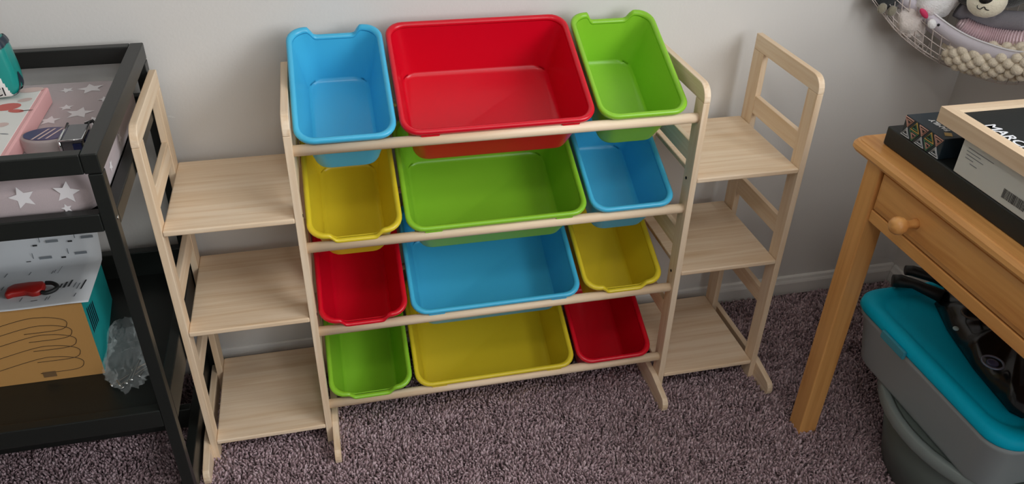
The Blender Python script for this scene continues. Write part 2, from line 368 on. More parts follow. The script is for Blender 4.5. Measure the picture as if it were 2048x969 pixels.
# ================================================================== CHANGING TABLE
tb = thing('changing_table', 'black wooden changing table with open frame and lower shelf', 'changing table', (-.7, -.28, ZF))
X0, X1, Y0, Y1 = -1.16, -.277, -.537, -.028; TZ = .915
for lx in (X0, X1-.022):
    for y0, y1 in ((Y0, Y0+.022), (Y1-.03, Y1)):
        box('leg', BLACKW, tb, lx, lx+.022, y0, y1, ZF, .879, .0015)
for y0, y1 in ((Y0, Y0+.021), (Y1-.022, Y1)):
    box('top_rail', BLACKW, tb, X0+.0265, X1-.0265, y0, y1, .88, TZ, .002)
    box('deck_rail', BLACKW, tb, X0+.0225, X1-.0225, y0, y1, .772, .806, .002)
for x0, x1 in ((X0, X0+.026), (X1-.026, X1)):
    box('side_top_rail', BLACKW, tb, x0, x1, Y0, Y1, .88, TZ, .002)
for x0, x1 in ((X0, X0+.022), (X1-.022, X1)):
    box('side_deck_rail', BLACKW, tb, x0, x1, Y0+.0225, Y1-.0305, .772, .802, .002)
    box('side_shelf_rail', BLACKW, tb, x0, x1, Y0+.0225, Y1-.0305, .31, .386, .002)
    sh_ = .018 if x0 < -.7 else -.018
    box('runner', BLACKW, tb, x0+sh_, x1+sh_, Y0+.0225, Y1-.0305, .02, .095, .002)
box('deck', BLACKW, tb, X0+.0225, X1-.0225, Y0+.0215, Y1-.0225, .774, .786, 0)
box('shelf_front_rail', BLACKW, tb, X0+.0225, X1-.0225, Y0, Y0+.022, .315, .358, .002)
box('shelf_back_rail', BLACKW, tb, X0+.0225, X1-.0225, Y1-.022, Y1, .31, .416, .002)
box('shelf', BLACKW, tb, X0+.0225, X1-.0225, Y0+.0225, Y1-.0225, .335, .350, 0)
box('stretcher', BLACKW, tb, X0+.0405, X1-.0405, -.262, -.242, .035, .095, .002)
lathe('screw', STEEL, tb, [(.0001, 0), (.004, 0), (.004, .0008), (.002, .0014)], (X1, -.524, .79), 'X', 12)
SHZ, PADZ = .350, .866
# ---- pad
PADM = plain('pad_cover_knit', srgb(178, 164, 166), .95, bump=.15, bscale=700, sheen=.3)
STARM = plain('white_star_print', srgb(226, 222, 224), .9)
pad = thing('changing_pad', 'grey mauve changing pad cover printed with white stars', 'changing pad', (-.7, -.29, .7862))
bm = bmesh.new(); px0, px1, py0, py1 = -1.12, -.3005, -.5125, -.074
cx, cy, hx, hy = (px0+px1)/2, (py0+py1)/2, (px1-px0)/2, (py1-py0)/2
rings = []
for ins, z in ((.03, .7866), (.012, .789), (.003, .797), (0, .812), (0, .835), (.004, .850), (.013, .860), (.03, .8650), (.06, PADZ)):
    rings.append([Vector((cx+x, cy+y+.0, z)) for x, y in rrect(hx-ins, hy-ins, .045, 6, 12, 10)])
loft(bm, rings, True, True, True)
done('pad_body', bm, PADM, pad, True, world=True)
def star(c, r, ex, ey, rot=0):
    ex, ey = Vector(ex), Vector(ey); P = []
    for k in range(10):
        a = rot+math.pi/2+k*math.pi/5; q = r if k % 2 == 0 else r*.46; P.append(Vector(c)+ex*q*math.cos(a)+ey*q*math.sin(a))
    bm = bmesh.new(); vs = [bm.verts.new(p) for p in P]; cv = bm.verts.new(Vector(c))
    for k in range(10): bm.faces.new((vs[k], vs[(k+1) % 10], cv))
    so = done('star_print', bm, STARM, pad, world=True)
    return so
for (u, v), r, rt in zip(((182, 177), (158.5, 226), (134, 180.5), (132.5, 215), (210.5, 198), (99, 241), (191, 241), (60, 152), (100, 150)), (.026, .026, .014, .014, .014, .02, .02, .02, .013), (.3, -.1, .6, .2, .4, 0, .5, .3, .1)):
    p = at(u, v, 2, PADZ+.0006)
    if py0+.06 < p[1] < py1-.05 and p[0] < px1-.02: star((p[0], p[1], PADZ+.0006), r, (1, 0, 0), (0, 1, 0), rt)
for x, z, r, rt in ((-.411, .836, .021, .2), (-.345, .839, .021, -.2), (-.352, .8095, .009, .2), (-.47, .836, .02, .1)):
    star((x, py0-.0006, z), r, (1, 0, 0), (0, 0, 1), rt)
star((px1+.0006, -.40, .824), .012, (0, 1, 0), (0, 0, 1), .2); star((px1+.0006, -.30, .83), .014, (0, 1, 0), (0, 0, 1), .5)
# ---- pink gift box
PINK = plain('pink_card', srgb(226, 172, 172), .6); CORAL = plain('coral_print', srgb(206, 108, 100), .7); BLUSH = plain('blush_print', srgb(214, 190, 184), .7)
gb = thing('gift_box', 'flat pale pink box with white printed top lying on changing pad', 'box', (-.53, -.33, PADZ))
box('box_body', PINK, gb, -.66, -.424, -.49, -.20, PADZ+.0004, .898, .003)
box('top_sheet', WHITE, gb, -.657, -.433, -.487, -.203, .8981, .8990, 0)
def blob_flat(name, mat, parent, u, v, ru, rv, z, rot=0):
    c = at(u, v, 2, z); flat(name, mat, parent, [(c[0]+math.cos(rot)*ru*math.cos(k*math.pi/8)-math.sin(rot)*rv*math.sin(k*math.pi/8), c[1]+math.sin(rot)*ru*math.cos(k*math.pi/8)+math.cos(rot)*rv*math.sin(k*math.pi/8), z) for k in range(16)])
for (u, v, ru, rv, mt, ro) in ((15, 214, .022, .016, CORAL, .2), (32, 222, .014, .007, CORAL, -.3), (62, 180, .022, .012, BLUSH, .1), (50, 200, .012, .008, BLUSH, .4), (2, 250, .012, .009, BLUSH, .2), (52, 221, .012, .0015, INK, .1), (8, 268, .008, .0015, GREYINK, -.3)):
    blob_flat('print', mt, gb, u, v, ru, rv, .8994, ro)
# ---- teal wipes pack
TEAL = plain('teal_film', srgb(22, 140, 132), .35); NAVY = plain('navy_print', srgb(20, 40, 56), .4)
wp = thing('wipes_pack', 'teal and white soft pack leaning on pink box', 'pack', (-.54, -.238, .8994))
def pillow(name, mat, parent, c, r, rot, power=6, lump=.01):
    return ellipsoid(name, mat, parent, c, r, rot, 32, power, lump, freq=7)
pc = Vector((-.529, -.234, .9555)); pr_ = (.074, .030, .0545); prt = (0, -.06, 0)
pillow('pack_body', TEAL, wp, pc, pr_, prt)
# printed film patches follow the pack's own surface
PW3 = 6
def shell(name, mat, parent, sel, grow):
    bm = bmesh.new(); bmesh.ops.create_uvsphere(bm, u_segments=240, v_segments=160, radius=1); R = Euler(prt).to_matrix()
    for v in bm.verts:
        d = v.co.normalized(); k = (abs(d.x)**PW3+abs(d.y)**PW3+abs(d.z)**PW3)**(-1/PW3); d = d*k
        d = d*(1+.01*(math.sin(d.x*7+1.3)*math.sin(d.y*7.7+.4)+math.sin(d.z*6.3+2.1)*math.sin(d.x*9.1)))
        v.co = pc+R@Vector((d.x*pr_[0]*grow, d.y*pr_[1]*grow, d.z*pr_[2]*grow))
    kill = [f for f in bm.faces if not sel(f.calc_center_median())]
    bmesh.ops.delete(bm, geom=kill, context='FACES')
    return done(name, bm, mat, parent, True, world=True)
shell('white_panel', WHITE, wp, lambda c: c.y < -.248 and c.x < -.466-(c.z-.91)*.30 and c.z < .99, 1.012)
shell('dark_print', NAVY, wp, lambda c: c.x > -.468 and c.z < .945 and abs((c.z-.938)+abs(c.y+.238)*2.0) < .010, 1.014)
shell('dark_print', NAVY, wp, lambda c: abs(c.z-.99-(c.x+.5)*.3) < .007, 1.014)
p = at(15, 190, 1, -.2690); text('lettering', 'CCI', .0225, INK, wp, (p[0]-.038, -.2690, p[2]-.003), (1, 0, .05), (-.05, 0, 1))
# ---- packaged gadget
CLEAR = plain('clear_plastic', srgb(226, 214, 212), .08, alpha=.45); PURP = plain('purple_print', srgb(74, 62, 104), .3); NAVY2 = plain('navy_face', srgb(24, 36, 84), .25)
gd = thing('packaged_gadget', 'clear plastic pack with purple oval card and chrome bracket on changing pad', 'package', (-.375, -.40, PADZ))
oval = [(-.382+.044*math.cos(k*math.pi/16), -.402+.03*math.sin(k*math.pi/16)) for k in range(32)]
prism('blister', CLEAR, gd, oval, 2, PADZ+.001, .8935, .003, True)
prism('card', PURP, gd, [(-.382+.038*math.cos(k*math.pi/16), -.402+.0245*math.sin(k*math.pi/16)) for k in range(32)], 2, .8938, .8948, 0)
for dx in (-.012, -.002, .010):
    flat('print', BLUSH, gd, [(-.392+dx, -.423, .8951), (-.3885+dx, -.423, .8951), (-.370+dx, -.384, .8951), (-.3735+dx, -.384, .8951)])
box('bracket_block', plain('grey_mirror', srgb(120, 122, 126), .18, .9), gd, -.356, -.322, -.438, -.372, PADZ+.001, .895, .002)
tube('chrome_edge', CHROME, gd, [(-.357, -.439, PADZ+.003), (-.357, -.439, .896), (-.357, -.371, .896), (-.357, -.371, PADZ+.003)], .0024, 8)
tube('chrome_edge', CHROME, gd, [(-.357, -.439, .896), (-.322, -.439, .896), (-.322, -.371, .896)], .0018, 8)
box('navy_panel', NAVY2, gd, -.3215, -.3205, -.425, -.385, PADZ+.004, .889, 0)
box('navy_panel', NAVY2, gd, -.338, -.3245, -.4395, -.4385, PADZ+.004, .889, 0)
tube('strap', BLACK, gd, [(-.330, -.372, .893), (-.318, -.366, .896), (-.311, -.372, .888), (-.309, -.385, .874), (-.310, -.392, .8685)], .0032, 8)
# ---- shipping box on the shelf
KRAFT = plain('kraft_card', srgb(184, 138, 78), .8, bump=.1, bscale=400); TEALC = plain('teal_card', srgb(14, 150, 150), .6)
sb = thing('shipping_box', 'brown cardboard box with teal side on the black lower shelf', 'box', (-.62, -.27, SHZ))
bx = [(-.86, -.392), (-.424, -.392), (-.452, -.135), (-.88, -.135)]; zt = [.530, .534, .482, .478]
bm = bmesh.new(); lo_ = [bm.verts.new((x, y, SHZ+.0004)) for x, y in bx]; hi_ = [bm.verts.new((x, y, z)) for (x, y), z in zip(bx, zt)]
for i in range(4): bm.faces.new((lo_[i], lo_[(i+1) % 4], hi_[(i+1) % 4], hi_[i]))
bm.faces.new(lo_[::-1]); bm.faces.new(hi_)
sbo = done('box_body', bm, KRAFT, sb, world=True); sbo.data.materials.append(TEALC)
for f in sbo.data.polygons:
    if f.normal.x > .7: f.material_index = 1
box('edge_fold', KRAFT, sb, -.86, -.4235, -.3945, -.3922, SHZ+.0006, .5335, 0)
# looping printed line on the front
lp = []; fy = -.3953
for k, (u0, v0) in enumerate(((108, 584), (118, 600), (127, 618), (135, 640), (142, 662))):
    seq = [(u0-205, v0+50), (u0-75, v0+8), (u0-25, v0), (u0+15, v0+3), (u0+26, v0+12), (u0+12, v0+24), (u0-60, v0+34)]
    seq = [(u, v+52) for u, v in seq]
    pts = [at(u, v, 1, fy) for u, v in seq]
    pts = [Vector((q[0], fy, min(.529, q[2]))) for q in catmull([Vector(q) for q in pts], 6) if q[0] > -.84]
    tube('printed_line', GREYINK if k > 9 else plain('brown_ink', srgb(74, 56, 36), .8), sb, pts, .0006, 5)
p = at(100, 749, 1, fy); flat('tape_mark', plain('tape_mark_ink', srgb(110, 84, 54), .7), sb, [(p[0]-.012, fy-.0004, p[2]-.007), (p[0]+.012, fy-.0004, p[2]-.007), (p[0]+.012, fy-.0004, p[2]+.007), (p[0]-.012, fy-.0004, p[2]+.007)])
for k in range(5):                               # dark print on teal side
    y = -.372+k*.014; xx = -.424-(y+.392)/.257*.028+.0005
    flat('side_print', NAVY, sb, [(xx, y, .44-k*.004), (xx-.0009, y+.008, .44-k*.004), (xx-.0009, y+.008, .50-k*.006), (xx, y, .50-k*.006)])
# ---- instruction sheet
PAPER = plain('paper', srgb(214, 218, 222), .8)
sh = thing('instruction_sheet', 'white printed instruction sheet draped over the cardboard box', 'paper', (-.6, -.3, .537))
top = lambda x, y: .5355-(y+.392)/.257*.052
bm = bmesh.new(); rows = []
for y, dz in ((-.4, .0015), (-.39, .001), (-.33, .0012), (-.27, .0012), (-.21, .0014), (-.19, .003), (-.178, .012), (-.165, .035), (-.155, .06), (-.148, .085)):
    row = []
    for k in range(13):
        x = -.82+k*(.82-.408)/12-(y+.4)*.10
        row.append(Vector((x, y, top(x, y)+dz+.0008*math.sin(k*1.3))))
    rows.append(row)
loft(bm, rows, False)
po = done('sheet', bm, PAPER, sh, True, world=True); md = po.modifiers.new('thick', 'SOLIDIFY'); md.thickness = .0006
def mark(u, v, du, dv, mat=GREYINK):
    # small printed rectangle lying on the sheet around a pixel; du across, dv along the line of text (metres)
    y = -.30
    for _ in range(8): c = at(u, v, 2, top(0, y)+.0034); y = c[1]
    P = [(c[0]+a*du, c[1]+b*dv) for a, b in ((-1, -1), (1, -1), (1, 1), (-1, 1))]
    flat('print', mat, sh, [(x, yy, top(0, yy)+.0036) for x, yy in P])
for u, v, du, dv, mt in ((146, 520, .001, .014, GREYINK), (170, 510, .0012, .02, GREYINK), (112, 574, .0024, .012, INK), (122, 572, .0018, .010, INK), (131, 570, .0022, .014, INK), (141, 567, .0018, .016, INK), (150, 570, .001, .012, GREYINK), (157, 572, .001, .014, GREYINK), (167, 569, .0016, .022, INK),
                         (92, 598, .001, .008, GREYINK), (98, 596, .001, .008, GREYINK), (150, 590, .001, .008, GREYINK), (42, 600, .0012, .009, GREYINK), (68, 602, .006, .0012, INK), (12, 552, .0012, .01, GREYINK), (60, 548, .0012, .008, GREYINK), (105, 545, .001, .008, GREYINK), (110, 543, .001, .008, GREYINK), (120, 540, .0006, .018, GREYINK), (5, 578, .0012, .009, GREYINK)):
    mark(u, v, du, dv, mt)
def mark_up(u, v, du, dz, mat):
    y = -.168; c = at(u, v, 1, y); z = top(0, y)+.03
    for _ in range(10):
        c = at(u, v, 1, y); t = (c[2]-top(0, y)); y = -.178+(.030)*max(0, min(1, (t-.012)/.073))
    flat('print', mat, sh, [(c[0]-du, y-.0014-.0005, c[2]-dz), (c[0]+du, y-.0014-.0005, c[2]-dz), (c[0]+du, y-.0014, c[2]+dz), (c[0]-du, y-.0014, c[2]+dz)])
for u, v in ((70, 491), (140, 482), (58, 524), (128, 514)):
    mark_up(u, v, .0045, .0018, INK); mark_up(u+34, v-9, .012, .003, GREYINK); mark_up(u+8, v-12, .0008, .007, GREYINK)
# ---- red clip tool
REDR = plain('red_rubber', srgb(150, 26, 22), .4)
rt = thing('red_clip_tool', 'small red clip tool with a black loop lying on the instruction sheet', 'tool', (-.53, -.325, .53))
zt_ = top(0, -.325)+.0042
out = [(-.572, -.340), (-.566, -.346), (-.558, -.340), (-.535, -.338), (-.522, -.346), (-.512, -.346), (-.503, -.336), (-.503, -.318), (-.508, -.308), (-.535, -.306), (-.562, -.308), (-.572, -.318)]
prism('body', REDR, rt, out, 2, zt_-.002, zt_+.012, .004, True)
lpp = [(-.505, -.340), (-.496, -.344), (-.486, -.340), (-.480, -.331), (-.483, -.321), (-.493, -.312), (-.505, -.309)]
tube('loop', BLACK, rt, [(x, y, zt_+.0055) for x, y in [tuple(v)[:2] for v in catmull([(x, y, 0) for x, y in lpp], 5)]], .0042, 10)
# ---- screw bag
BAGM, nt, bb = new_mat('clear_bag'); bb.inputs['Base Color'].default_value = srgb(225, 232, 232); bb.inputs['Roughness'].default_value = .08; bb.inputs['Alpha'].default_value = .07
bg = thing('screw_bag', 'clear plastic bag of screws beside the cardboard box', 'bag', (-.375, -.38, SHZ))
from mathutils import noise
bm = bmesh.new(); rows = []; BZ = SHZ+.0006
for j in range(29):                              # crumpled film pouch: two walls over a rounded outline, open neck leaning on the box
    row = []; fj = j/28
    for i in range(40):
        a_ = 2*math.pi*i/40; q = Vector((math.cos(a_)*1.5, math.sin(a_)*1.5, fj*3))
        n1 = noise.noise(q*1.6); n2 = abs(noise.noise(q*2.6+Vector((5, 2, 1))))+.6*abs(noise.noise(q*6+Vector((1, 7, 3))))
        wdt = (.30+.75*math.sin(math.pi*min(1, .12+fj*.85))**.6)*(1+.35*n1-.55*n2)
        zc = .004+.034*fj+.045*max(0, fj-.6)
        x = -.368+math.cos(a_)*.05*wdt-.020*fj; y = -.452+fj*.150+math.sin(a_)*.018*wdt; z = zc+math.sin(a_)*.020*wdt+.016*(1-fj)
        row.append(Vector((min(-.303, max(x, -.4215)), y, max(BZ, BZ+z-.004))))
    rows.append(row)
loft(bm, rows, True, True, False)
done('bag_film', bm, BAGM, bg, False, world=True)
for k, (x, y, z, a_, L) in enumerate(((-.402, -.446, .005, .55, .062), (-.386, -.450, .006, .62, .055), (-.372, -.452, .010, 1.25, .055), (-.362, -.448, .014, 1.35, .05), (-.378, -.456, .004, 2.2, .02), (-.342, -.385, .022, .45, .026), (-.365, -.415, .012, .25, .035), (-.352, -.43, .006, 1.0, .04))):
    d = Vector((math.cos(a_)*L, math.sin(a_)*L, .010)); p0 = Vector((x, y, SHZ+z+.003))
    bm = bmesh.new(); add_tube(bm, [p0, p0+d*.06, p0+d*.0601, p0+d], [.0050, .0040, .0024, .0019], 10); done('screw', bm, STEEL, bg, True, world=True)

# ================================================================== DESK
dk = thing('writing_desk', 'honey pine writing desk with drawer and round knob', 'desk', (1.45, -.95, ZF))
DX0, DX1, DY0, DY1 = 1.135, 1.775, -1.46, -.462
bm = bmesh.new()
rings = []
for ins, z in ((.014, .7575), (.004, .760), (0, .7665), (.0005, .775), (.005, .782), (.0085, .7835), (.0092, .7855), (.03, .786)):
    rings.append([Vector(((DX0+DX1)/2+x, (DY0+DY1)/2+y, z)) for x, y in rrect((DX1-DX0)/2-ins, (DY1-DY0)/2-ins, .022, 6, 4, 4)])
loft(bm, rings, True, True, True); done('desktop', bm, HONEY[1], dk, False, world=True)
for x in (1.152, DX1-.08):
    for y in (-.559, DY1-.94):
        box('leg', HONEY[2], dk, x, x+.048, y, y+.048, ZF, .757, .003)
AX0 = 1.157
box('apron', HONEY[1], dk, AX0, AX0+.02, -1.352, -.5595, .632, .659, .002)
box('apron_strip', HONEY[1], dk, AX0, AX0+.02, -1.352, -.5595, .7505, .757, .0005)
box('side_apron', HONEY[0], dk, 1.2005, DX1-.0805, -.536, -.518, .632, .757, .002)
box('side_apron', HONEY[0], dk, 1.2005, DX1-.0805, -1.39, -1.372, .632, .757, .002)
dr = box('drawer', HONEY[1], dk, AX0+.003, AX0+.021, -1.348, -.5625, .6615, .748, .0, label='drawer front with chamfered border')
dr2 = None
bm = bmesh.new(); a, b = (-1.348, -.5625), (.6615, .748)
loft(bm, [[Vector((x, y, z)) for y, z in ((a[0]+i, b[0]+i), (a[1]-i, b[0]+i), (a[1]-i, b[1]-i), (a[0]+i, b[1]-i))] for x, i in ((AX0+.003, .0015), (AX0-.0005, .003), (AX0-.0035, .013), (AX0-.0035, .014))], True, False, True)
fp_ = done('drawer_panel', bm, HONEY[1], dr)
kb = lathe('knob', HONEY[0], dr, [(.0001, .030), (.008, .0292), (.0135, .026), (.0175, .019), (.0182, .012), (.0155, .004), (.010, -.002), (.0075, -.009), (.0085, -.018), (.0115, -.0265)], (0, 0, 0), 'X', 28)
kb.rotation_euler = (0, 0, math.pi); kb.location = (AX0-.0285, -.689, .705)
kb.matrix_parent_inverse = Matrix.Identity(4); dr_inv = dr.matrix_parent_inverse
DZ = .7862
# ---- black flat case
cs = tag(box('flat_case', plain('black_case', srgb(26, 30, 30), .5, bump=.1, bscale=500), None, 1.176, 1.60, -1.25, -.512, DZ+.0004, .826, .003, 2), 'thin black flat case lying on the pine desktop', 'case')
CZ = .8262
# ---- game box
gm = thing('card_game_box', 'small dark card game box with colourful geometric pattern beside the white box', 'box', (1.25, -.60, CZ))
NAVYB = plain('dark_navy_card', srgb(30, 44, 54), .4)
gx0, gx1, gy0, gy1, gz = 1.1765, 1.335, -.663, -.552, .8685
box('box_body', NAVYB, gm, gx0, gx1, gy0, gy1, CZ+.0003, gz, .0012)
pal = [plain('print_'+n, c, .5) for n, c in (('silver', srgb(196, 198, 200)), ('gold', srgb(200, 164, 88)), ('green', srgb(80, 130, 96)), ('rose', srgb(196, 150, 134)))]
nc, nr = 5, 2; cw, ch = (gy1-gy0-.004)/nc, (gz-CZ-.003)/nr
for i in range(nc):
    for j in range(nr):
        yc, zc = gy1-.002-(i+.5)*cw, CZ+.0015+(j+.5)*ch; up = 1 if (i+j) % 2 == 0 else -1
        for q, sc_ in enumerate((.92, .5)):
            P = [Vector((gx0-.0007, yc+sc_*cw*.62*a_, zc+up*sc_*ch*.46*b_)) for a_, b_ in ((-1, -1), (0, 1), (1, -1))]
            P = [Vector((gx0-.0007, max(gy0+.001, min(gy1-.001, v.y)), v.z)) for v in P]
            bm = bmesh.new(); add_tube(bm, P, .0016, 4, True); done('pattern_line', bm, pal[(i*2+j*3+(q if i % 2 else 0)) % 4], gm, world=True)
text('lettering', 'FAMILY', .0155, plain('white_ink', srgb(235, 236, 238), .5), gm, (1.212, -.634, gz+.0005), (0, 1, 0), (-1, 0, 0), bold=.02)
GOLD = pal[1]; flat('badge', GOLD, gm, [(1.187, -.650, gz+.0005), (1.199, -.656, gz+.0005), (1.207, -.643, gz+.0005), (1.195, -.637, gz+.0005)])
flat('cloud_print', plain('lilac_ink', srgb(204, 200, 214), .5), gm, [(1.235, -.575, gz+.0005), (1.225, -.597, gz+.0005), (1.238, -.600, gz+.0005), (1.236, -.635, gz+.0005), (1.228, -.645, gz+.0005), (1.32, -.645, gz+.0005), (1.32, -.575, gz+.0005)])
# ---- white box
wb = thing('white_carton', 'pale grey carton with small print and barcode on the black case', 'box', (1.35, -.95, CZ))
WZ = .8965
box('carton_body', plain('pale_grey_card', srgb(206, 208, 202), .55), wb, 1.1765, 1.44, -1.18, -.706, CZ+.0003, WZ, .0012)
wx = 1.1758
for k, (y0, L) in enumerate(((-.722, .062), (-.720, .035), (-.722, .042), (-.722, .020), (-.736, .018))):
    z = .881-k*.0062; flat('print_line', GREYINK, wb, [(wx, y0, z), (wx, y0-L, z), (wx, y0-L, z+.0012), (wx, y0, z+.0012)])
y = -.822
for k in range(22):
    wd = .0008+.0012*random.random(); flat('barcode_bar', INK, wb, [(wx, y, .8385), (wx, y-wd, .8385), (wx, y-wd, .8555), (wx, y, .8555)]); y -= wd+.0007+.0009*random.random()
# ---- letter board
lb = thing('letter_board', 'black felt letter board in pale wood frame with white letters', 'letter board', (1.33, -.85, WZ))
FELT = plain('black_felt', srgb(24, 27, 26), .95, bump=.3, bscale=600)
lx0, lx1, ly0, ly1, lz = 1.166, 1.49, -1.10, -.640, .9255; fw = .0215
bm = bmesh.new()
def mitre(nm, P, mat):
    bm = bmesh.new(); loft(bm, [[Vector((x, y, z)) for x, y in P] for z in (WZ+.0003, lz)], True, True, True); done(nm, bm, mat, lb, world=True)
mitre('frame_side', [(lx0, ly0), (lx0+fw, ly0+fw), (lx0+fw, ly1-fw), (lx0, ly1)], MAPLE[1])
mitre('frame_side', [(lx1, ly0), (lx1-fw, ly0+fw), (lx1-fw, ly1-fw), (lx1, ly1)], MAPLE[1])
mitre('frame_side', [(lx0, ly1), (lx0+fw, ly1-fw), (lx1-fw, ly1-fw), (lx1, ly1)], MAPLE[0])
mitre('frame_side', [(lx0, ly0), (lx0+fw, ly0+fw), (lx1-fw, ly0+fw), (lx1, ly0)], MAPLE[0])
box('felt', FELT, lb, lx0+fw, lx1-fw, ly0+fw, ly1-fw, WZ+.001, lz-.006, 0)
LET = plain('white_letter_plastic', srgb(238, 240, 246), .35)
text('letters', 'MARCH', .030, LET, lb, (lx0+fw+.008, -.716, lz-.0045), (0, -1, 0), (1, 0, 0), bold=.012)

# ================================================================== UNDER THE DESK
TUBM = plain('grey_tub_plastic', srgb(98, 108, 104), .45)
tub = thing('grey_tub', 'rounded dark grey plastic tub on the carpet under the desk', 'tub', (1.485, -.77, ZF))
def oval(a, b, n=48): return [(1.492+a*math.cos(2*math.pi*k/n), -.77+b*math.sin(2*math.pi*k/n)) for k in range(n)]
bm = bmesh.new(); loft(bm, [[Vector((x, y, z)) for x, y in oval(.255-i*.9, .275-i)] for i, z in ((.075, ZF+.0002), (.062, ZF+.006), (.02, .185), (.023, .185), (.068, ZF+.01))], True, True, True)
done('tub_body', bm, TUBM, tub, True, world=True)
bm = bmesh.new(); loft(bm, [[Vector((x, y, z)) for x, y in oval(.255-i*.9, .275-i)] for i, z in ((.018, .178), (.004, .178), (0, .183), (.002, .206), (.006, .209), (.018, .209), (.024, .205), (.024, .186), (.018, .178))], True)
bmesh.ops.remove_doubles(bm, verts=bm.verts, dist=1e-6); done('rim', bm, plain('grey_rim_plastic', srgb(132, 142, 140), .4), tub, True, world=True)
flat_lid = bmesh.new(); loft(flat_lid, [[Vector((x, y, z)) for x, y in oval(.255-i*.9, .275-i)] for i, z in ((.0245, .196), (.0245, .2085), (.05, .2088))], True, True, True)
done('lid_panel', flat_lid, TUBM, tub, False, world=True)
TOTE = plain('frosted_plastic', srgb(196, 206, 208), .35, alpha=.62)
tt = thing('storage_tote', 'clear frosted storage tote with teal lid on top of the grey tub', 'tote', (1.45, -.735, .2094))
tx, ty = 1.452, -.7365
bm = bmesh.new()
TR = lambda i, z, r=.05: [Vector((tx+x, ty+y, z)) for x, y in rrect(.202-i, .238-i, r, 8, 4, 4)]
loft(bm, [TR(.032, .2098), TR(.024, .2115), TR(.018, .222), TR(.002, .335), TR(-.004, .345), TR(-.004, .358), TR(.001, .358), TR(.001, .346), TR(.006, .333), TR(.0215, .224), TR(.03, .2145)], True, True, True)
done('tote_body', bm, TOTE, tt, True, world=True)
LIDM = plain('teal_lid_plastic', srgb(0, 186, 220), .5, spec=.15)
bm = bmesh.new()
LR = lambda i, z, r=.055: [Vector((tx+x, ty+y, z)) for x, y in rrect(.2125-i, .2485-i, r, 8, 4, 4)]
loft(bm, [LR(.003, .3585), LR(0, .364), LR(.002, .376), LR(.008, .384), LR(.018, .3865), LR(.030, .384), LR(.036, .377), LR(.045, .3755)], True, True, True)
done('lid', bm, LIDM, tt, True, world=True)
box('latch', plain('latch_plastic', srgb(60, 150, 170), .4), tt, 1.2315, 1.2395, -.70, -.62, .352, .372, .002)
# ---- black gear on the lid
GLB = plain('black_gloss_film', srgb(14, 15, 18), .22); GB2 = plain('black_rubber', srgb(18, 18, 19), .5)
gr = thing('black_gear_bag', 'black camera gear in glossy bag on the teal tote lid', 'bag', (1.5, -.75, .3756))
bm = bmesh.new(); outl = [(1.318, -.905), (1.33, -.925), (1.45, -.935), (1.60, -.925), (1.61, -.62), (1.58, -.545), (1.44, -.542), (1.40, -.57), (1.365, -.66), (1.335, -.78)]
cxg, cyg = 1.47, -.73; rg = []
dense = []
for i in range(len(outl)):
    a_, b_ = outl[i], outl[(i+1) % len(outl)]
    for k in range(5): dense.append((a_[0]+(b_[0]-a_[0])*k/5, a_[1]+(b_[1]-a_[1])*k/5))
for s_, z in ((.95, .3762), (1, .381), (.99, .395), (.93, .412), (.8, .424), (.55, .434), (.25, .436)):
    rg.append([Vector((cxg+(x-cxg)*s_, cyg+(y-cyg)*s_, z+(.007*math.sin(x*70+y*31)+.006*math.sin(y*90))*(1 if z > .39 else 0))) for x, y in dense])
loft(bm, rg, True, True, True); done('bag_body', bm, GLB, gr, True, world=True)
tube('handle', GB2, gr, [(1.335, -.497, .404), (1.35, -.503, .405), (1.375, -.52, .405), (1.41, -.575, .404)], [.015, .016, .012, .016], 14)
tube('handle', GB2, gr, [(1.375, -.482, .418), (1.39, -.487, .418), (1.43, -.52, .415), (1.47, -.58, .41)], [.012, .013, .013, .014], 14)
c = at(1985, 727, 2, .432); bm = bmesh.new(); add_tube(bm, [(c[0]+.02*math.cos(k*math.pi/10), c[1]+.02*math.sin(k*math.pi/10), .434) for k in range(20)], .0025, 8, True); done('lens_ring', bm, plain('grey_ring', srgb(130, 132, 150), .25, .5), gr, True, world=True)
ellipsoid('lens_glass', plain('lens_glass_dark', srgb(70, 70, 100), .08), gr, (c[0], c[1], .432), (.012, .012, .006))
c = at(1911, 659, 2, .428); ellipsoid('button', plain('pale_button', srgb(170, 190, 190), .3), gr, (c[0], c[1], .430), (.006, .006, .004))
c = at(1925, 610, 2, .44); bm = bmesh.new(); add_tube(bm, [(c[0]+.02*math.cos(k*math.pi/10), c[1]-.03+.02*math.sin(k*math.pi/10), .438) for k in range(20)], .0022, 8, True); done('dial', bm, plain('brown_ring', srgb(90, 74, 64), .35, .4), gr, True, world=True)

# ================================================================== TOY HAMMOCK
hm = thing('toy_hammock', 'white net toy hammock slung across the room corner above the desk', 'hammock', (1.6, -.2, .74))
BANDM = plain('hammock_band_fabric', srgb(232, 226, 236), .8, alpha=.85); NETM = plain('net_cord', srgb(208, 196, 190), .85)
B = [(1.24, -.012, 1.30), (1.36, -.035, 1.07), (1.44, -.065, .985), (1.505, -.105, .936), (1.575, -.165, .886), (1.625, -.225, .866), (1.672, -.30, .868), (1.715, -.40, .925), (1.75, -.50, 1.04), (1.783, -.60, 1.25)]
BC = catmull(B, 8)
bm = bmesh.new(); rows = []
for p in BC:
    o_ = Vector((.018, .022, 0)); rows.append([p+Vector((0, 0, .004)), p+o_*.15+Vector((0, 0, -.022)), p+o_*.8+Vector((0, 0, -.046))])
loft(bm, rows, False); bo = done('band', bm, BANDM, hm, True, world=True); md = bo.modifiers.new('thick', 'SOLIDIFY'); md.thickness = .0015
tube('band_edge', plain('white_binding', srgb(232, 230, 234), .7), hm, [p+Vector((-.0008, -.0008, .004)) for p in BC], .0022, 6)
